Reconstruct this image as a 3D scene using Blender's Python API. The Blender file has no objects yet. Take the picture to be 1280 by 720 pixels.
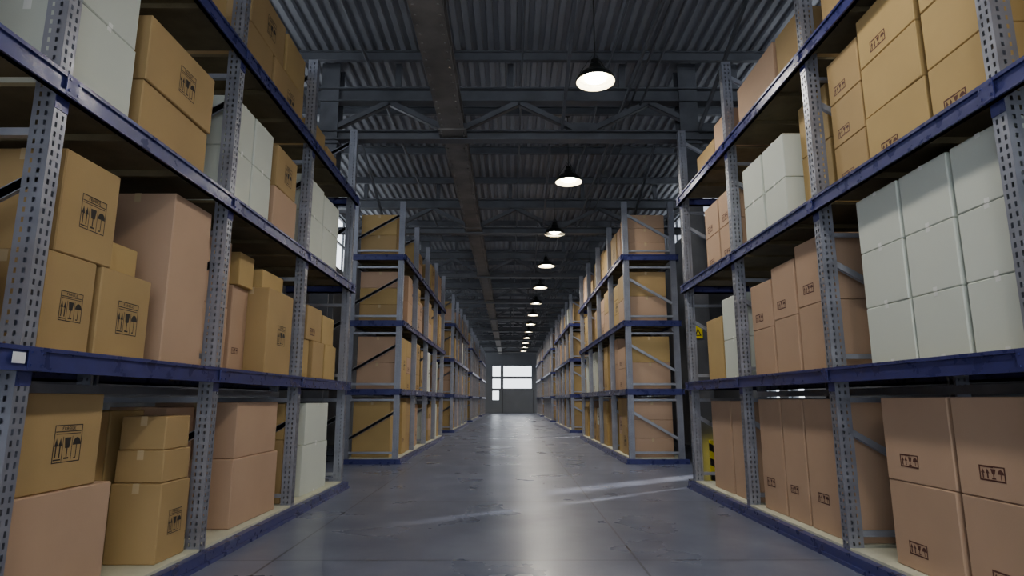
import bpy, math, random
from mathutils import Vector
random.seed(7)
scene = bpy.context.scene
COL = scene.collection

# ---------------------------------------------------------------- helpers
def lin(c):
    return tuple(((v/255)/12.92 if v/255 <= 0.04045 else ((v/255+0.055)/1.055)**2.4) for v in c)

def mat(name, rgb, rough=0.6, metal=0.0, nscale=3.0, namt=0.15, bump=0.0, bscale=60, emit=None, estr=0, rvar=0.0, spec=0.5, stretch=(1,1,1)):
    m = bpy.data.materials.new(name); m.use_nodes = True
    nt = m.node_tree; b = nt.nodes['Principled BSDF']
    c = lin(rgb)
    tc = nt.nodes.new('ShaderNodeTexCoord')
    mp = nt.nodes.new('ShaderNodeMapping'); mp.inputs['Scale'].default_value = stretch
    nt.links.new(tc.outputs['Object'], mp.inputs[0])
    n = nt.nodes.new('ShaderNodeTexNoise'); n.inputs['Scale'].default_value = nscale; n.inputs['Detail'].default_value = 6
    nt.links.new(mp.outputs[0], n.inputs['Vector'])
    r = nt.nodes.new('ShaderNodeValToRGB')
    r.color_ramp.elements[0].position = 0.3; r.color_ramp.elements[1].position = 0.7
    r.color_ramp.elements[0].color = tuple(v*(1-namt) for v in c)+(1,)
    r.color_ramp.elements[1].color = tuple(min(1, v*(1+namt)) for v in c)+(1,)
    nt.links.new(n.outputs['Fac'], r.inputs[0]); nt.links.new(r.outputs[0], b.inputs['Base Color'])
    b.inputs['Roughness'].default_value = rough; b.inputs['Metallic'].default_value = metal
    b.inputs['Specular IOR Level'].default_value = spec
    if rvar:
        mr = nt.nodes.new('ShaderNodeMapRange'); mr.inputs[1].default_value = .3; mr.inputs[2].default_value = .7
        mr.inputs[3].default_value = max(0, rough-rvar); mr.inputs[4].default_value = rough+rvar
        nt.links.new(n.outputs['Fac'], mr.inputs[0]); nt.links.new(mr.outputs[0], b.inputs['Roughness'])
    if bump:
        n2 = nt.nodes.new('ShaderNodeTexNoise'); n2.inputs['Scale'].default_value = bscale
        nt.links.new(mp.outputs[0], n2.inputs['Vector'])
        bp = nt.nodes.new('ShaderNodeBump'); bp.inputs['Strength'].default_value = bump; bp.inputs['Distance'].default_value = 0.01
        nt.links.new(n2.outputs['Fac'], bp.inputs['Height']); nt.links.new(bp.outputs[0], b.inputs['Normal'])
    if emit:
        b.inputs['Emission Color'].default_value = lin(emit)+(1,); b.inputs['Emission Strength'].default_value = estr
    return m

M = dict(
 steel=mat('galvanised_steel', (152,155,167), .4, .65, 5, .14, rvar=.08),
 brace=mat('brace_steel', (166,170,182), .42, .55, 5, .1, rvar=.06),
 blue=mat('blue_beam_paint', (54,57,112), .32, .1, 8, .18, rvar=.1),
 tag=mat('tag_white', (225,225,230), .5),
 deckw=mat('deck_board', (114,103,76), .8, 0, 6, .14, .1),
 deckc=mat('base_deck_board', (196,196,176), .7, 0, 6, .08, .1),
 brown=mat('cardboard_brown', (168,140,94), .75, 0, 1.5, .08, .06, 90),
 brown2=mat('cardboard_ochre', (178,150,97), .75, 0, 1.5, .08, .06, 90),
 pink=mat('cardboard_rosy', (182,151,125), .78, 0, 1.5, .06, .06, 90),
 white=mat('cardboard_white', (206,212,202), .7, 0, 1.5, .03, .05, 90),
 ink=mat('black_ink', (40,35,32), .7),
 stamp=mat('brown_ink', (84,48,40), .7),
 tape=mat('packing_tape', (190,168,130), .4),
 tapew=mat('white_tape', (232,234,230), .35),
 girder=mat('girder_steel', (116,113,110), .6, .1, 2.2, .35, .08, 30, rvar=.1),
 truss=mat('truss_steel', (92,95,102), .5, .2, 3, .22, rvar=.1),
 roof=mat('corrugated_sheet', (142,145,152), .42, .25, 1.5, .12, rvar=.08),
 wall=mat('wall_paint', (128,132,139), .8, 0, 1.2, .06, .06, 12),
 frame=mat('window_frame', (80,83,88), .5),
 lampm=mat('lamp_enamel', (40,42,40), .35, .5),
 lampi=mat('lamp_inner', (235,226,200), .5, emit=(255,240,200), estr=.7),
 bulb=mat('lamp_bulb', (255,250,235), .5, emit=(255,248,228), estr=60),
 yellow=mat('safety_yellow', (240,220,30), .45),
 black=mat('safety_black', (22,22,24), .5),
)

class MB:
    def __init__(s): s.v=[]; s.f=[]; s.m=[]
    def poly(s, pts, mt):
        i=len(s.v); s.v += [tuple(p) for p in pts]; s.f.append(tuple(range(i,i+len(pts)))); s.m.append(mt)
    def hexa(s, P, mt):
        i=len(s.v); s.v += [tuple(p) for p in P]
        for q in ((3,2,1,0),(4,5,6,7),(0,1,5,4),(1,2,6,5),(2,3,7,6),(3,0,4,7)):
            s.f.append(tuple(i+k for k in q)); s.m.append(mt)
    def box(s, x0,x1,y0,y1,z0,z1, mt):
        if x0>x1: x0,x1=x1,x0
        if y0>y1: y0,y1=y1,y0
        s.hexa([(x0,y0,z0),(x1,y0,z0),(x1,y1,z0),(x0,y1,z0),(x0,y0,z1),(x1,y0,z1),(x1,y1,z1),(x0,y1,z1)], mt)
    def bar(s, p0, p1, rects, mt, up=None):
        p0=Vector(p0); p1=Vector(p1); d=(p1-p0).normalized()
        u=Vector(up) if up else (Vector((0,0,1)) if abs(d.z)<.95 else Vector((0,1,0)))
        sd=d.cross(u).normalized(); u=sd.cross(d).normalized()
        for (a,b,c,e) in rects:
            q=[sd*a+u*c, sd*b+u*c, sd*b+u*e, sd*a+u*e]
            s.hexa([p0+k for k in q]+[p1+k for k in q], mt)
    def cyl(s, c, r0, r1, z0, z1, mt, n=20, cap0=False, cap1=False):
        a=[(c[0]+r0*math.cos(2*math.pi*k/n), c[1]+r0*math.sin(2*math.pi*k/n), z0) for k in range(n)]
        b=[(c[0]+r1*math.cos(2*math.pi*k/n), c[1]+r1*math.sin(2*math.pi*k/n), z1) for k in range(n)]
        i=len(s.v); s.v+=a+b
        for k in range(n):
            s.f.append((i+k,i+(k+1)%n,i+n+(k+1)%n,i+n+k)); s.m.append(mt)
        if cap0: s.f.append(tuple(i+k for k in range(n))[::-1]); s.m.append(mt)
        if cap1: s.f.append(tuple(i+n+k for k in range(n))); s.m.append(mt)
    def mesh(s, name, smooth=False):
        me=bpy.data.meshes.new(name); me.from_pydata(s.v,[],s.f)
        used=sorted(set(s.m)); rem={k:i for i,k in enumerate(used)}
        for k in used: me.materials.append(M[k])
        for p,k in zip(me.polygons,s.m): p.material_index=rem[k]; p.use_smooth=smooth
        me.update(); return me
    def obj(s, name, parent=None, loc=(0,0,0), rot=0, smooth=False):
        return place(s.mesh(name,smooth), name, parent, loc, rot)

def place(me, name, parent=None, loc=(0,0,0), rot=0):
    o=bpy.data.objects.new(name, me); COL.objects.link(o); o.location=loc; o.rotation_euler=(0,0,rot)
    if parent: o.parent=parent
    return o
def I(w,h,t=.02,tw=.015):
    return [(-w/2,w/2,-h/2,-h/2+t),(-w/2,w/2,h/2-t,h/2),(-tw/2,tw/2,-h/2+t,h/2-t)]
def R(w,h): return [(-w/2,w/2,-h/2,h/2)]
def Lp(w,t=.008): return [(-w/2,w/2,-w/2,-w/2+t),(-w/2,-w/2+t,-w/2+t,w/2)]

# ---------------------------------------------------------------- boxes
FONT={'F':["111","100","110","100","100"],'R':["110","101","110","101","101"],'A':["010","101","111","101","101"],
 'G':["011","100","101","101","011"],'I':["1","1","1","1","1"],'L':["100","100","100","100","111"],'E':["111","100","110","100","111"]}
def text_rects(txt, x, y, w, h):
    cols=sum(len(FONT[c][0])+1 for c in txt)-1; pw=w/cols; ph=h/5; out=[]; cx=x
    for c in txt:
        g=FONT[c]
        for r,row in enumerate(g):
            k=0
            while k<len(row):
                if row[k]=='1':
                    e=k
                    while e<len(row) and row[e]=='1': e+=1
                    out.append([(cx+k*pw,y+h-(r+1)*ph),(cx+e*pw,y+h-(r+1)*ph),(cx+e*pw,y+h-r*ph),(cx+k*pw,y+h-r*ph)]); k=e
                else: k+=1
        cx+=(len(g[0])+1)*pw
    return out
def rc(x,y,w,h): return [(x,y),(x+w,y),(x+w,y+h),(x,y+h)]
def frame_rects(x,y,w,h,t): return [rc(x,y,w,t),rc(x,y+h-t,w,t),rc(x,y+t,t,h-2*t),rc(x+w-t,y+t,t,h-2*t)]
def label_A():
    o=frame_rects(-.5,-.5,1,1.0,.026)+text_rects('FRAGILE',-.24,.365,.48,.085)+[rc(-.46,.31,.92,.025),rc(-.44,.25,.88,.02)]
    for cx in (-.17,.16): o.append(rc(cx-.01,-.47,.02,.66))
    for cx in (-.40,-.26):
        o+= [rc(cx-.02,-.36,.04,.34),[(cx-.062,-.06),(cx+.062,-.06),(cx,.16)]]
    o.append(rc(-.46,-.43,.26,.035))
    o+= [[(-.12,.16),(.11,.16),(.07,-.12),(-.08,-.12)],rc(-.022,-.36,.038,.26),rc(-.09,-.41,.17,.045)]
    pts=[(.33+.145*math.cos(a),-.05+.2*math.sin(a)) for a in [math.pi*k/8 for k in range(9)]]
    o+= [pts, rc(.318,-.40,.026,.36), rc(.26,-.42,.07,.035)]
    return o
def label_S():
    o=frame_rects(-.5,-.32,1,.64,.05)
    for cx in (-.36,-.18): o+=[rc(cx-.03,-.22,.06,.26),[(cx-.075,.0),(cx+.075,.0),(cx,.2)]]
    o+=[[(-.05,.2),(.15,.2),(.10,-.02),(.0,-.02)],rc(.03,-.2,.04,.2),rc(-.03,-.22,.16,.05)]
    o+=[[(.33+.12*math.cos(a),.0+.2*math.sin(a)) for a in [math.pi*k/6 for k in range(7)]],rc(.315,-.22,.03,.24)]
    o+=[rc(-.44,-.28,.88,.03),rc(-.44,.24,.5,.03)]
    return o
LA=label_A(); LS=label_S()

def add_box(mb, x0,x1,y0,y1,z0,z1, col, lab, s, ang=0.0, simple=False):
    cx,cy,cz=(x0+x1)/2,(y0+y1)/2,(z0+z1)/2; H=(abs(x1-x0)/2,(y1-y0)/2,(z1-z0)/2)
    ca,sa=math.cos(ang),math.sin(ang)
    def T(p): return (cx+p[0]*ca-p[1]*sa, cy+p[0]*sa+p[1]*ca, cz+p[2])
    b=0.007
    V={}
    for sx in (-1,1):
        for sy in (-1,1):
            for sz in (-1,1):
                for a in range(3):
                    S=(sx,sy,sz); p=[S[k]*(H[k]-(0 if k==a else b)) for k in range(3)]
                    V[(sx,sy,sz,a)]=len(mb.v); mb.v.append(T(p))
    def F(idx):
        P=[Vector(mb.v[i]) for i in idx]; n=(P[1]-P[0]).cross(P[2]-P[0]); c=sum(P,Vector())/len(P)
        if n.dot(c-Vector((cx,cy,cz)))<0: idx=idx[::-1]
        mb.f.append(tuple(idx)); mb.m.append(col)
    sg=((-1,-1),(1,-1),(1,1),(-1,1))
    for a in range(3):
        o=[k for k in range(3) if k!=a]
        for sa_ in (-1,1):
            idx=[]
            for q in sg:
                S=[0,0,0]; S[a]=sa_; S[o[0]]=q[0]; S[o[1]]=q[1]; idx.append(V[(*S,a)])
            F(idx)
    for a in range(3):
        o=[k for k in range(3) if k!=a]
        for q in sg:
            idx=[]
            for e,ax in ((-1,o[0]),(1,o[0]),(1,o[1]),(-1,o[1])):
                S=[0,0,0]; S[a]=e; S[o[0]]=q[0]; S[o[1]]=q[1]; idx.append(V[(*S,ax)])
            F(idx)
    for sx in (-1,1):
        for sy in (-1,1):
            for sz in (-1,1): F([V[(sx,sy,sz,k)] for k in range(3)])
    e=.0015
    fx=-s
    def aisle(u,v): return T((fx*(H[0]+e), fx*u, v))
    def near(u,v): return T((u,-(H[1]+e),v))
    tp='tapew' if col=='white' else 'tape'
    tw=.025
    mb.poly([T((-tw,-H[1],H[2]+e)),T((tw,-H[1],H[2]+e)),T((tw,H[1],H[2]+e)),T((-tw,H[1],H[2]+e))],tp)
    mb.poly([near(-tw,H[2]-.07),near(tw,H[2]-.07),near(tw,H[2]),near(-tw,H[2])],tp)
    if col=='white':
        for zz in (-H[2],H[2]-.03): mb.poly([aisle(-.02,zz),aisle(.02,zz),aisle(.02,zz+.03),aisle(-.02,zz+.03)],tp)
    def stick(shapes, fn, cu, cv, w, h, ink):
        for sh in shapes: mb.poly([fn(cu+p[0]*w, cv+p[1]*h) for p in sh], ink)
    if lab=='A':
        w=min(.23,H[1]*.9)
        stick(LA, aisle, H[1]*.12, -H[2]*.05, w, w*.95, 'ink')
        if not simple and H[0]<.16: stick(LA, near, 0, 0, min(.16,H[0]*.8), min(.15,H[0]*.75), 'ink')
    if lab=='S':
        w=min(.2,H[1]*.75)
        stick(LS, aisle, -H[1]*.25, -H[2]*.5 , w, w*.7, 'stamp')

LVN=[0.12,1.57,3.08,4.52]
LVG=[0.12,1.53,2.98,4.43]
CN={'B':'brown','O':'brown2','P':'pink','W':'white'}
def near_boxes(X, s, lst):
    for t in lst:
        lv,y0,y1,xo,xd,z,h,c,lab=t
        mb=MB(); g=.005
        L=(abs(y1-y0)); hx=xd/2; hy=L/2-g; hz=(h-.003)/2
        add_box(mb,-hx,hx,-hy,hy,-hz,hz,CN[c],lab,s)
        nm='white_carton' if c=='W' else 'cardboard_box'
        mb.obj(nm, None, (s*(X+xo+xd/2), (y0+y1)/2, LVN[lv]+z+hz+.001), math.radians(random.uniform(-.9,.9)))

# ---------------------------------------------------------------- rack parts
def sheet(mb, o, U, W, H, cols, pitch, hole, mt):
    o=Vector(o); U=Vector(U)
    xs=[0]; fl=[]
    for c,w in cols: xs+= [c-w/2,c+w/2]; fl+=[0,1]
    xs.append(W); fl.append(0)
    n=int(H/pitch)
    def q(a,b,z0,z1): mb.poly([o+U*a+Vector((0,0,z0)),o+U*b+Vector((0,0,z0)),o+U*b+Vector((0,0,z1)),o+U*a+Vector((0,0,z1))],mt)
    for i,hf in enumerate(fl):
        if not hf: q(xs[i],xs[i+1],0,H)
        else:
            for r in range(n):
                z=r*pitch; q(xs[i],xs[i+1],z,z+(pitch-hole))
            q(xs[i],xs[i+1],n*pitch,H)
PH=5.65
def post_mesh():
    mb=MB(); w=.10; d=.12
    sheet(mb,(0,-w/2,0),(0,1,0),w,PH,[(.028,.016),(.072,.016)],.055,.030,'steel')
    for y in (-w/2,w/2):
        sheet(mb,(0,y,0),(-1,0,0),d,PH,[(.04,.018),(.085,.014)],.055,.028,'steel')
    for y0,y1 in ((-w/2,-w/2+.025),(w/2-.025,w/2)):
        mb.poly([(-d,y0,0),(-d,y1,0),(-d,y1,PH),(-d,y0,PH)],'steel')
    mb.box(-.06,-.057,-.012,.012,0,PH,'steel')
    mb.box(-.135,.012,-.062,.062,0,.008,'steel')
    return mb.mesh('upright_post')
POST=post_mesh()
BAY=2.1; DEP=1.15
def rack(X, s, y0, nb, LV):
    E=bpy.data.objects.new('pallet_rack',None); COL.objects.link(E); E.location=(s*X,y0,0)
    ys=[i*BAY for i in range(nb+1)]; L=nb*BAY
    sx=lambda v:s*v
    k=0
    for y in ys:
        k+=1
        place(POST,'upright_front_%d'%k,E,(0,y,0), 0 if s<0 else math.pi)
        place(POST,'upright_back_%d'%k,E,(sx(DEP),y,0), math.pi if s<0 else 0)
    br=MB()
    for y in ys:
        for i,z in enumerate(LV):
            for hz in (z+.10, z+1.18):
                if hz<PH-.1: br.bar((sx(.10),y,hz),(sx(DEP-.10),y,hz),Lp(.045,.006)+R(.006,.04),'brace')
            if z+.95<PH: br.bar((sx(.06),y+.004,z+.95),(sx(DEP-.06),y+.004,z+.35),[(-.004,.03,-.025,.025),(-.004,.0,-.03,.03)],'brace')
    for z in LV[1:]: br.box(sx(DEP-.14),sx(DEP-.125),0,L,z-.225,z-.15,'brace')
    br.obj('frame_braces',E)
    bm=MB()
    y_a,y_b=-.09,L+.09
    prof=[(0,.035,-.125,0),(0,.05,-.022,0),(0,.05,-.125,-.103)]
    def fbeam(xf,z,sgn):
        for a,b,c,d in prof: bm.box(sx(xf+sgn*a),sx(xf+sgn*b),y_a,y_b,z+c,z+d,'blue')
    for z in LV[1:]:
        fbeam(-.005,z,-1); fbeam(DEP+.005,z,1)
        for ye,sg in ((-.055,-1),(L+.055,1)):
            for a,b,c,d in prof: bm.box(0,sx(DEP),ye+sg*a*.7,ye+sg*b*.7,z+c,z+d,'blue')
        for y in ys:
            bm.box(sx(-.058),sx(-.052),y-.055,y+.055,z-.12,z-.004,'blue')
            for dy in (-.035,.035):
                for dz in (-.095,-.03): bm.box(sx(-.064),sx(-.058),y+dy-.006,y+dy+.006,z+dz-.006,z+dz+.006,'blue')
            bm.box(sx(.0),sx(-.004),y-.05,y+.05,z-.20,z-.125,'blue')
    bm.box(sx(-.07),sx(-.012),y_a-.03,y_b+.03,0,.10,'blue'); bm.box(sx(-.09),sx(-.07),y_a-.03,y_b+.03,0,.03,'blue')
    bm.box(sx(-.012),sx(.0),y_a,y_b,.07,.10,'blue')
    bm.box(sx(DEP+.015),sx(DEP+.07),y_a-.03,y_b+.03,0,.10,'blue')
    for ye in (y_a-.03,y_b-.02): bm.box(sx(-.012),sx(DEP+.015),ye,ye+.05,0,.10,'blue')
    bm.obj('load_beams',E)
    dk=MB()
    for i,z in enumerate(LV):
        for b in range(nb):
            a=b*BAY+.052; e=(b+1)*BAY-.052
            if i==0: dk.box(sx(.002),sx(DEP-.002),a,e,.06,z,'deckc')
            else:
                dk.box(sx(.002),sx(DEP-.002),a,e,z-.025,z,'deckw')
                for t in (.33,.66): dk.box(sx(.005),sx(DEP-.005),a+(e-a)*t-.02,a+(e-a)*t+.02,z-.07,z-.025,'deckw')
    dk.obj('shelf_decks',E)
    tg=MB()
    for i,y in enumerate(ys):
        if i%4==1: tg.box(sx(-.056),sx(-.060),y-.16,y-.08,LV[1]-.09,LV[1]-.035,'tag')
    tg.obj('rack_tags',E)
    return E

def random_boxes(X, s, y0, nb):
    mb=MB()
    for i,z in enumerate(LVG):
        for b in range(nb):
            y=y0+b*BAY+.08; end=y0+(b+1)*BAY-.07
            first=True
            while True:
                w=random.choice((.42,.5,.6,.62,.75,.9))
                if y+w>end:
                    if end-y>.38: w=end-y
                    else: break
                c=random.choices(('brown','brown2','pink','white'),(4,3,5,2))[0]
                xo=random.choice((.08,.1,.14,.2))
                tot=random.choice((.95,1.05,1.15,1.2,1.22)) if i<3 else random.choice((.7,.85,1.0,.9,0))
                if b==0 and first: tot=(1.15,1.12,1.1,.95)[i]; c=('pink','brown2','brown','pink')[i] if s>0 else ('brown2','pink','brown','pink')[i]
                n=random.choice((1,2,2,3)); zz=z
                for k in range(n):
                    if tot<=0: break
                    h=tot/n
                    cc=c if random.random()<.7 else random.choice(('brown','pink','brown2'))
                    xa=s*(X+xo); xb=s*(X+min(xo+random.choice((.6,.8,.9)) if not first else xo+.86,DEP-.16))
                    add_box(mb,min(xa,xb),max(xa,xb),y+.005,y+w-.008,zz+.001,zz+h-.002,cc,random.choice(('A','S','',''))if w>.4 else '',s,math.radians(random.uniform(-.6,.6)),True)
                    zz+=h
                first=False
                y+=w+random.choice((.0,.03,.1))
    mb.obj('stacked_cardboard_boxes')

XL,XR=2.5,2.75
Y0=1.1
rack(XL,-1,Y0,4,LVN); rack(XR,1,Y0+.03,4,LVN)
left=[
 (0,1.25,2.0,.1,.8,0,.6,'P','S'),(0,2.1,2.95,.1,.8,0,.7,'B','A'),(1,1.3,2.1,.1,.8,0,.9,'B','A'),(1,2.2,3.0,.1,.8,0,.6,'P','S'),(2,1.6,2.6,.1,.8,0,.8,'P',''),
 (0,3.27,4.22,.12,.85,0,.66,'P',''),(0,3.42,4.08,.14,.6,.66,.56,'B','A'),
 (0,4.75,5.17,.08,.38,0,.57,'B','A'),(0,4.77,5.15,.09,.36,.57,.24,'B',''),(0,4.77,5.13,.10,.34,.81,.25,'B',''),
 (0,4.30,4.70,.48,.5,0,.5,'W',''),(0,4.28,4.72,.50,.5,.5,.6,'B','A'),(0,4.76,5.2,.52,.48,0,1.1,'O',''),
 (0,5.40,5.88,.45,.5,0,.62,'P',''),(0,5.40,5.88,.45,.5,.62,.5,'P',''),
 (0,6.0,7.1,.1,.85,0,.63,'P',''),(0,6.03,7.08,.12,.8,.63,.53,'P',''),
 (0,7.42,7.88,.16,.7,0,.72,'B',''),(0,7.42,7.85,.16,.7,.72,.42,'O',''),
 (0,7.95,9.0,.1,.85,0,.62,'W',''),(0,7.97,8.98,.1,.8,.62,.52,'W',''),
 (1,3.38,3.80,.1,.5,0,.57,'B','A'),(1,3.84,4.40,.1,.6,0,.57,'B','A'),(1,3.42,3.93,.1,.5,.57,.62,'B','A'),
 (1,4.02,4.36,.2,.35,.57,.22,'O',''),(1,4.6,5.18,.1,.6,0,1.32,'P',''),(1,3.28,3.95,.64,.36,0,.6,'B',''),(1,3.28,3.95,.64,.36,.6,.6,'B',''),
 (1,5.42,6.05,.3,.6,0,.62,'P','A'),(1,5.44,6.04,.3,.6,.62,.66,'P','A'),(1,6.12,6.5,.3,.5,0,.88,'P','S'),(1,6.12,6.48,.25,.4,.88,.34,'O',''),
 (1,6.50,7.25,.08,.38,0,.92,'B','A'),(1,6.6,7.2,.2,.30,.92,.22,'O',''),(1,6.55,7.25,.52,.45,0,1.0,'O',''),
 (1,7.52,8.08,.14,.5,0,.5,'O',''),(1,8.12,8.62,.1,.5,0,.5,'B',''),(1,8.66,9.2,.1,.5,0,.5,'O',''),(1,7.9,8.5,.12,.5,.5,.45,'B','S'),(1,8.55,9.1,.12,.5,.5,.4,'O',''),
 (1,7.5,9.2,.66,.34,0,1.1,'P',''),
 (2,3.34,3.93,.1,.6,0,.6,'W',''),(2,3.36,3.92,.1,.6,.6,.5,'W',''),(2,4.03,4.98,.1,.7,0,.46,'B',''),(2,4.03,4.98,.08,.7,.46,.5,'B','A'),
 (2,5.4,5.88,.1,.7,0,.56,'W',''),(2,5.9,6.38,.1,.7,0,.56,'W',''),(2,5.4,5.88,.1,.7,.56,.5,'W',''),(2,5.9,6.38,.1,.7,.56,.5,'W',''),
 (2,6.5,7.2,.1,.7,0,.56,'P',''),(2,6.5,7.15,.1,.7,.56,.48,'B','A'),
 (2,7.5,8.25,.1,.7,0,.6,'W',''),(2,8.28,9.0,.1,.7,0,.6,'W',''),(2,7.5,8.25,.1,.7,.6,.48,'W',''),(2,8.28,9.0,.1,.7,.6,.45,'W',''),
 (3,3.4,4.2,.1,.7,0,.6,'B',''),(3,4.3,5.1,.1,.7,0,.6,'O',''),(3,5.5,6.2,.1,.7,0,.52,'B',''),(3,5.6,6.5,.1,.7,.52,.5,'B','A'),(3,6.25,7.2,.1,.7,0,.52,'B','A'),
 (3,6.55,7.2,.1,.7,.52,.48,'O',''),(3,7.6,8.2,.12,.6,0,.45,'O','S'),(3,8.3,8.8,.12,.6,0,.35,'B',''),
]
near_boxes(XL,-1,left)
right=[
 (0,1.3,2.1,.1,.8,0,.6,'P','S'),(0,2.2,3.0,.1,.8,0,.6,'P','S'),(1,1.3,2.1,.1,.8,0,.9,'W',''),(1,2.2,3.0,.1,.8,0,.9,'W',''),(2,2.1,2.9,.1,.8,0,.9,'B',''),
]
for (a,b) in ((3.3,4.06),(4.09,4.82)):
    right+=[(0,a,b,.1,.85,0,.6,'P','S'),(0,a,b,.1,.85,.6,.6,'P','S')]
for (a,b) in ((5.42,6.1),(6.14,6.6),(6.64,7.2)): right+=[(0,a,b,.1,.85,0,1.19,'P','S')]
for (a,b) in ((7.5,8.1),(8.14,8.9)): right+=[(0,a,b,.1,.85,0,1.17,'P','')]
for j,(a,b) in enumerate(((3.27,3.78),(3.80,4.31),(4.33,4.88))):
    for k in range(3): right.append((1,a,b,.1,.8,k*.445,.445,'W',''))
for (a,b,h) in ((5.42,6.02,1.24),(6.06,6.6,1.14),(6.64,7.2,1.04)): right+=[(1,a,b,.1,.8,0,h/2,'P',''),(1,a,b,.1,.8,h/2,h/2,'P','S')]
right+=[(1,7.5,8.2,.1,.8,0,.5,'W',''),(1,7.5,8.2,.1,.8,.5,.55,'W','')]
right+=[(1,8.25,8.9,.1,.8,0,.85,'O','')]
for (a,b) in ((3.3,3.88),(3.92,4.62)):
    for k in range(3): right.append((2,a,b,.1,.7,k*.43,.43,'O','S' if k!=1 else ''))
for k in range(3): right.append((2,4.66,5.15,.12,.4,k*.4,.4,'B','S'))
right+=[(2,5.42,6.0,.25,.75,0,.65,'O',''),(2,5.42,6.0,.25,.75,.65,.55,'O','')]
for (a,b) in ((6.06,6.6),(6.64,7.2)): right+=[(2,a,b,.1,.8,0,.5,'W',''),(2,a,b,.1,.8,.5,.48,'W','')]
for (a,b) in ((7.5,8.1),(8.14,8.7)): right+=[(2,a,b,.1,.8,0,.5,'P','S'),(2,a,b,.1,.8,.5,.45,'P','S')]
right+=[(3,4.2,5.1,.1,.7,0,.6,'B',''),(3,6.1,7.2,.1,.7,0,.62,'P',''),(3,5.45,6.05,.1,.7,0,.6,'B',''),(3,7.5,8.1,.1,.7,0,.55,'P',''),(3,8.14,8.9,.1,.7,0,.4,'B','')]
near_boxes(XR,1,right)

PER=12.3
for g in range(1,5):
    y=13.2+(g-1)*PER
    nb=4
    rack(2.33,-1,y,nb,LVG); random_boxes(2.33,-1,y,nb)
    rack(2.47,1,y,nb,LVG); random_boxes(2.47,1,y,nb)

# ---------------------------------------------------------------- shell
YN,YF=-7.0,63.0; WX=5.3; CZ=7.25
def wall(name, axis, pos, th, a0,a1,z1, openings):
    mb=MB()
    A=sorted(set([a0,a1]+[o[0] for o in openings]+[o[1] for o in openings]))
    Z=sorted(set([0,z1]+[o[2] for o in openings]+[o[3] for o in openings]))
    for i in range(len(A)-1):
        for j in range(len(Z)-1):
            ca=(A[i]+A[i+1])/2; cz=(Z[j]+Z[j+1])/2
            if any(o[0]<ca<o[1] and o[2]<cz<o[3] for o in openings): continue
            if axis=='x': mb.box(pos,pos+th,A[i],A[i+1],Z[j],Z[j+1],'wall')
            else: mb.box(A[i],A[i+1],pos,pos+th,Z[j],Z[j+1],'wall')
    return mb.obj(name)
wcount=[0]
def window(axis,pos,a0,a1,z0,z1,na,nz,t=.05):
    wcount[0]+=1; mb=MB()
    def b(p0,p1,q0,q1):
        if axis=='x': mb.box(pos-.03,pos+.03,p0,p1,q0,q1,'frame')
        else: mb.box(p0,p1,pos-.03,pos+.03,q0,q1,'frame')
    for k in range(na+1):
        c=a0+(a1-a0)*k/na; c=min(max(c,a0+t/2),a1-t/2); b(c-t/2,c+t/2,z0,z1)
    for k in range(nz+1):
        c=z0+(z1-z0)*k/nz; c=min(max(c,z0+t/2),z1-t/2); b(a0,a1,c-t/2,c+t/2)
    mb.obj('window_%d'%wcount[0])
gaps=[9.9+k*PER for k in range(0,5)]
op_r=[]
for g in gaps: op_r+=[(g+1.35,g+2.0,.5,3.0),(g+2.4,g+3.0,.5,2.4)]
op_rc=[(YN+.5+i*7,YN+6.5+i*7,6.25,7.05) for i in range(10)]  # high strip windows on the right, added to brighten the ceiling
op_l=[(YN+.5+i*7,YN+6.5+i*7,5.3,7.0) for i in range(10)]  # left clerestory, added to let sky light onto the ceiling
wall('wall_right','x',WX,.2,YN,YF,CZ+.4,op_r+op_rc)
wall('wall_left','x',-WX-.2,.2,YN,YF,CZ+.4,op_l)
for o in op_r: window('x',WX+.1,o[0],o[1],o[2],o[3],1,2,.03)
for o in op_rc: window('x',WX+.1,o[0],o[1],o[2],o[3],5,1)
for o in op_l: window('x',-WX-.1,o[0],o[1],o[2],o[3],5,2)
mb=MB(); mb.box(WX+.2,WX+2.6,YN,YF,7.15,7.25,'roof'); mb.obj('added_sun_blocker')  # unseen slab outside, added to keep direct sun off the right high windows
op_f=[(-1.85,-.95,3.6,4.75),(-.75,2.2,3.6,4.75),(-1.85,-.95,2.4,3.45),(-.75,2.2,2.4,3.45),(-1.85,-1.1,1.25,2.25)]
wall('wall_far','y',YF,.2,-WX-.2,WX+.2,CZ+.4,op_f)
for o in op_f: window('y',YF+.1,o[0],o[1],o[2],o[3],1,1,.05)
mb=MB()
for k in range(22): mb.box(-.75,2.3,YF-.06,YF-.03,k*.1,k*.1+.09,'wall')
mb.box(-.85,-.75,YF-.1,YF-.02,0,2.25,'frame'); mb.box(2.3,2.4,YF-.1,YF-.02,0,2.25,'frame'); mb.obj('door_1')

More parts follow.
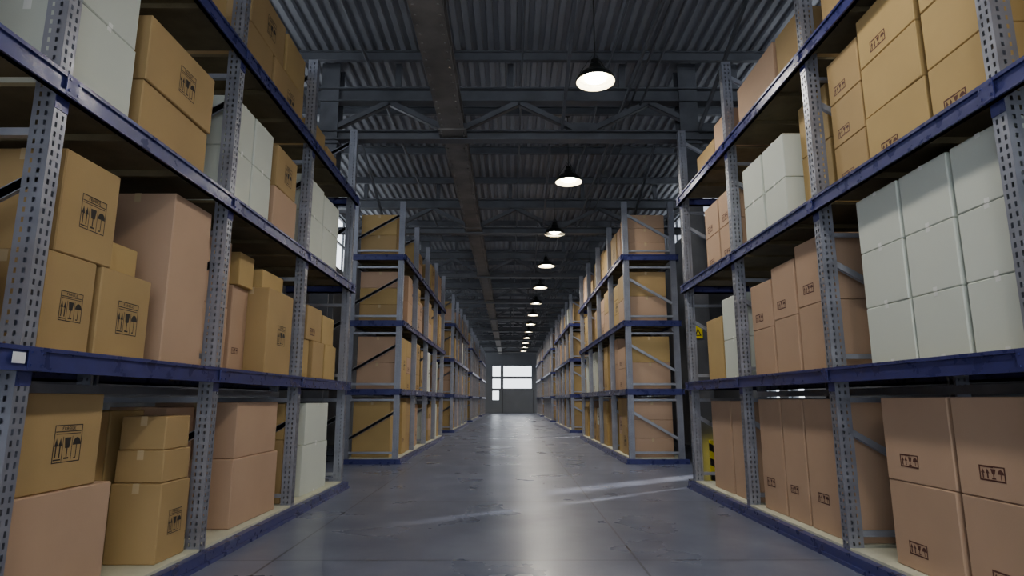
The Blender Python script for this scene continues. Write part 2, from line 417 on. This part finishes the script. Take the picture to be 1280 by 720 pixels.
# floor
fm=bpy.data.materials.new('polished_concrete'); fm.use_nodes=True
nt=fm.node_tree; N=nt.nodes; Lk=nt.links; b=N['Principled BSDF']
tc=N.new('ShaderNodeTexCoord')
n1=N.new('ShaderNodeTexNoise'); n1.inputs['Scale'].default_value=1.2; n1.inputs['Detail'].default_value=9; n1.inputs['Roughness'].default_value=.62
n2=N.new('ShaderNodeTexNoise'); n2.inputs['Scale'].default_value=1.1; n2.inputs['Detail'].default_value=5
for n in (n1,n2): Lk.new(tc.outputs['Object'],n.inputs['Vector'])
r=N.new('ShaderNodeValToRGB'); r.color_ramp.elements[0].position=.3; r.color_ramp.elements[1].position=.7
r.color_ramp.elements[0].color=lin((86,93,115))+(1,); r.color_ramp.elements[1].color=lin((118,124,144))+(1,)
Lk.new(n1.outputs['Fac'],r.inputs[0])
bk=N.new('ShaderNodeTexBrick'); bk.offset=0; bk.inputs['Scale'].default_value=1; bk.inputs['Brick Width'].default_value=3.0; bk.inputs['Row Height'].default_value=3.0
bk.inputs['Mortar Size'].default_value=.01; bk.inputs['Color1'].default_value=(1,1,1,1); bk.inputs['Color2'].default_value=(.9,.9,.9,1); bk.inputs['Mortar'].default_value=(.3,.3,.3,1)
mp=N.new('ShaderNodeMapping'); mp.inputs['Location'].default_value=(1.95,.6,0); Lk.new(tc.outputs['Object'],mp.inputs[0]); Lk.new(mp.outputs[0],bk.inputs['Vector'])
mm=N.new('ShaderNodeMix'); mm.data_type='RGBA'; mm.blend_type='MULTIPLY'; mm.inputs[0].default_value=1
Lk.new(r.outputs[0],mm.inputs[6]); Lk.new(bk.outputs['Color'],mm.inputs[7]); Lk.new(mm.outputs[2],b.inputs['Base Color'])
mr=N.new('ShaderNodeMapRange'); mr.inputs[1].default_value=.3; mr.inputs[2].default_value=.7; mr.inputs[3].default_value=.25; mr.inputs[4].default_value=.35
Lk.new(n2.outputs['Fac'],mr.inputs[0]); Lk.new(mr.outputs[0],b.inputs['Roughness'])
M['floor']=fm
mb=MB(); mb.box(-WX-.2,WX+.2,YN,YF+.2,-.15,0,'floor'); mb.obj('floor')

# corrugated ceiling
mb=MB(); x=-WX-.2; p=.19
while x<WX+.1:
    for (a,za,c,zc) in ((0,0,.08,0),(.08,0,.10,.05),(.10,.05,.17,.05),(.17,.05,.19,0)):
        mb.poly([(x+a,YN,CZ+za),(x+c,YN,CZ+zc),(x+c,YF+.2,CZ+zc),(x+a,YF+.2,CZ+za)],'roof')
    x+=p
mb.box(-WX-.2,WX+.2,YN,YF+.2,CZ+.12,CZ+.2,'roof')
mb.obj('ceiling')
mb=MB(); y=YN+.4
while y<YF-.3:
    mb.bar((-WX+.01,y,CZ-.09),(WX-.01,y,CZ-.09),I(.09,.17,.015,.012),'truss'); y+=2.05
mb.obj('roof_purlins')
ty=10.2-6.15*2
TY=[]
while ty<YF-1: TY.append(ty); ty+=6.15
for i,ty in enumerate(TY):
    mb=MB(); zb,zt=5.86,6.62
    mb.bar((-WX+.01,ty,zb),(WX-.01,ty,zb),I(.2,.17,.02,.02),'truss')
    mb.bar((-WX+.01,ty,zt),(WX-.01,ty,zt),I(.22,.26,.025,.02),'truss')
    for k in range(-2,3):
        c=-1.0+2.3*k
        if abs(c)>=WX-.2: continue
        mb.box(c-.2,c+.2,ty-.012,ty+.012,zb+.02,zb+.26,'truss')
        for sg in (-1,1):
            e=c+sg*1.15
            if abs(e)<WX-.05: mb.bar((c+sg*.08,ty,zb+.1),(e,ty,zt-.12),[(-.05,-.04,-.05,.05),(.04,.05,-.05,.05),(-.05,.05,-.05,-.04)],'truss')
    for xx in (-4,-2,0,2,4): mb.box(xx-.05,xx+.05,ty-.05,ty+.05,zt+.13,CZ-.02,'truss')
    mb.obj('roof_truss')
mb=MB()
for i in range(len(TY)-1):
    a,bb=TY[i],TY[i+1]; m=(a+bb)/2
    for xx in (-3.4,.9,3.3):
        mb.bar((xx,a+.12,5.95),(xx,m,CZ-.2),R(.05,.06),'truss'); mb.bar((xx,bb-.12,5.95),(xx,m,CZ-.2),R(.05,.06),'truss')
mb.obj('roof_bracing')
mb=MB(); gx=-1.0; gz=6.22
mb.bar((gx,YN,gz-.22),(gx,YF,gz-.22),[(-.2,.2,-.14,-.115),(-.2,.2,.115,.14),(-.012,.012,-.115,.115)],'girder')
for y in TY:
    mb.box(gx-.24,gx+.24,y-.35,y+.35,gz-.385,gz-.36,'girder')
    for ix in (-.19,.19):
        for k in range(-3,4): mb.cyl((gx+ix,y+k*.1),.014,.014,gz-.405,gz-.385,'girder',6,True)
y=YN+.3
while y<40:
    for ix in (-.15,.15): mb.cyl((gx+ix,y),.018,.014,gz-.378,gz-.36,'girder',6,True)
    y+=.2
y=YN+.5
while y<YF:
    mb.box(gx-.19,gx+.19,y-.006,y+.006,gz-.335,gz-.105,'girder'); y+=1.02
mb.obj('ceiling_girder')
mb=MB()
for cx,cz,cr in ((2.0,6.45,.03),(2.12,6.45,.02),(2.3,6.45,.02),(1.7,7.0,.02),(.2,7.0,.02),(-2.4,6.9,.03)):
    ob=[(cx+cr*math.cos(t*math.pi/4),cz+cr*math.sin(t*math.pi/4)) for t in range(8)]
    for k in range(8):
        a=ob[k]; c=ob[(k+1)%8]; mb.poly([(a[0],YN,a[1]),(c[0],YN,c[1]),(c[0],YF,c[1]),(a[0],YF,a[1])],'truss')
mb.obj('ceiling_conduits')
for g in range(0,5):
    y=10.3+g*PER
    for xx in (3.15,-3.2):
        mb=MB()
        mb.bar((xx,y,0),(xx,y,CZ-.02),I(.32,.32,.022,.016),'truss')
        mb.box(xx-.22,xx+.22,y-.22,y+.22,0,.025,'truss')
        mb.box(xx-.2,xx+.2,y-.2,y+.2,5.7,5.74,'truss')
        mb.obj('steel_column')
    # hazard guard: yellow L-shaped kick plate with black diagonal bands
    mb=MB(); yy=y-.40; x0,x1=3.12,3.40
    mb.box(x0,x1,yy,yy+.05,0,.68,'yellow')
    for z in (-.06,.16,.38,.60):
        q=[(x0-.001,z+.14),(x1+.001,z),(x1+.001,z+.11),(x0-.001,z+.25)]
        q=[(a,min(max(c,0),.68)) for a,c in q]
        mb.poly([(a,yy-.003,c) for a,c in q],'black')
        z0,z1=max(z+.14,0),min(z+.25,.68)
        if z1>z0: mb.poly([(x0-.003,yy,z0),(x0-.003,yy+.05,z0),(x0-.003,yy+.05,z1),(x0-.003,yy,z1)],'black')
    mb.obj('hazard_striped_guard')
    mb=MB(); yy=y-.18
    mb.box(3.02,3.17,yy,yy+.01,2.30,2.53,'yellow')
    mb.poly([(3.04,yy-.002,2.34),(3.15,yy-.002,2.34),(3.095,yy-.002,2.47)],'black'); mb.poly([(3.065,yy-.003,2.355),(3.125,yy-.003,2.355),(3.095,yy-.003,2.43)],'yellow')
    mb.obj('warning_sign')

def lamp_mesh():
    mb=MB(); n=28
    prof=[(.28,-.03),(.282,-.01),(.26,.04),(.21,.095),(.14,.14),(.095,.16),(.085,.23),(.065,.25),(.06,.31),(.02,.33)]
    for (r0,z0),(r1,z1) in zip(prof,prof[1:]): mb.cyl((0,0),r0,r1,z0,z1,'lampm',n)
    inn=[(.272,-.028),(.25,.035),(.20,.085),(.12,.125),(.0,.13)]
    for (r0,z0),(r1,z1) in zip(inn,inn[1:]): mb.cyl((0,0),r0,r1,z0,z1,'lampi',n)
    mb.cyl((0,0),.28,.272,-.03,-.028,'lampm',n)
    bl=[(.0,-.01),(.10,-.005),(.15,.015),(.155,.05),(.10,.09)]
    for (r0,z0),(r1,z1) in zip(bl,bl[1:]): mb.cyl((0,0),r0,r1,z0,z1,'bulb',n)
    mb.cyl((0,0),.008,.008,.32,CZ-5.78,'lampm',8)
    mb.cyl((0,0),.05,.05,CZ-5.83,CZ-5.78,'lampm',12,True)
    for k in range(4):
        a=k*math.pi/2+.4; mb.bar((.25*math.cos(a),.25*math.sin(a),.06),(.03*math.cos(a),.03*math.sin(a),.40),R(.008,.008),'lampm')
    return mb.mesh('pendant_lamp',True)
LM=lamp_mesh()
y=8.1-4.1*3
while y<YF-2:
    o=place(LM,'pendant_lamp',None,(1.21,y,5.78))
    l=bpy.data.lights.new('lamp_light','SPOT'); l.energy=210 if y<14 else 330; l.color=(1,.94,.84); l.spot_size=math.radians(165); l.spot_blend=.6; l.shadow_soft_size=.2
    lo=bpy.data.objects.new('lamp_light',l); COL.objects.link(lo); lo.parent=o; lo.location=(0,0,-.05)
    y+=4.1

# ---------------------------------------------------------------- light
w=bpy.data.worlds.new('sky'); scene.world=w; w.use_nodes=True
bg=w.node_tree.nodes['Background']; bg.inputs[0].default_value=(.87,.93,1.0,1); bg.inputs[1].default_value=3.2
sun=bpy.data.lights.new('sun','SUN'); sun.energy=11; sun.angle=math.radians(2.6); sun.color=(1,.94,.84)
so=bpy.data.objects.new('sun',sun); COL.objects.link(so)
el=math.radians(21); h=Vector((-4.35,-3.1,0)).normalized()*math.cos(el)
so.rotation_euler=Vector((h.x,h.y,-math.sin(el))).to_track_quat('-Z','Y').to_euler(); so.location=(20,20,15)

cam=bpy.data.cameras.new('camera'); cam.lens=770/1280*36; cam.sensor_width=36; cam.clip_end=200
co=bpy.data.objects.new('camera',cam); COL.objects.link(co); co.location=(0,0,1.3)
co.rotation_euler=(math.radians(90+10.3),0,math.radians(-.15)); scene.camera=co
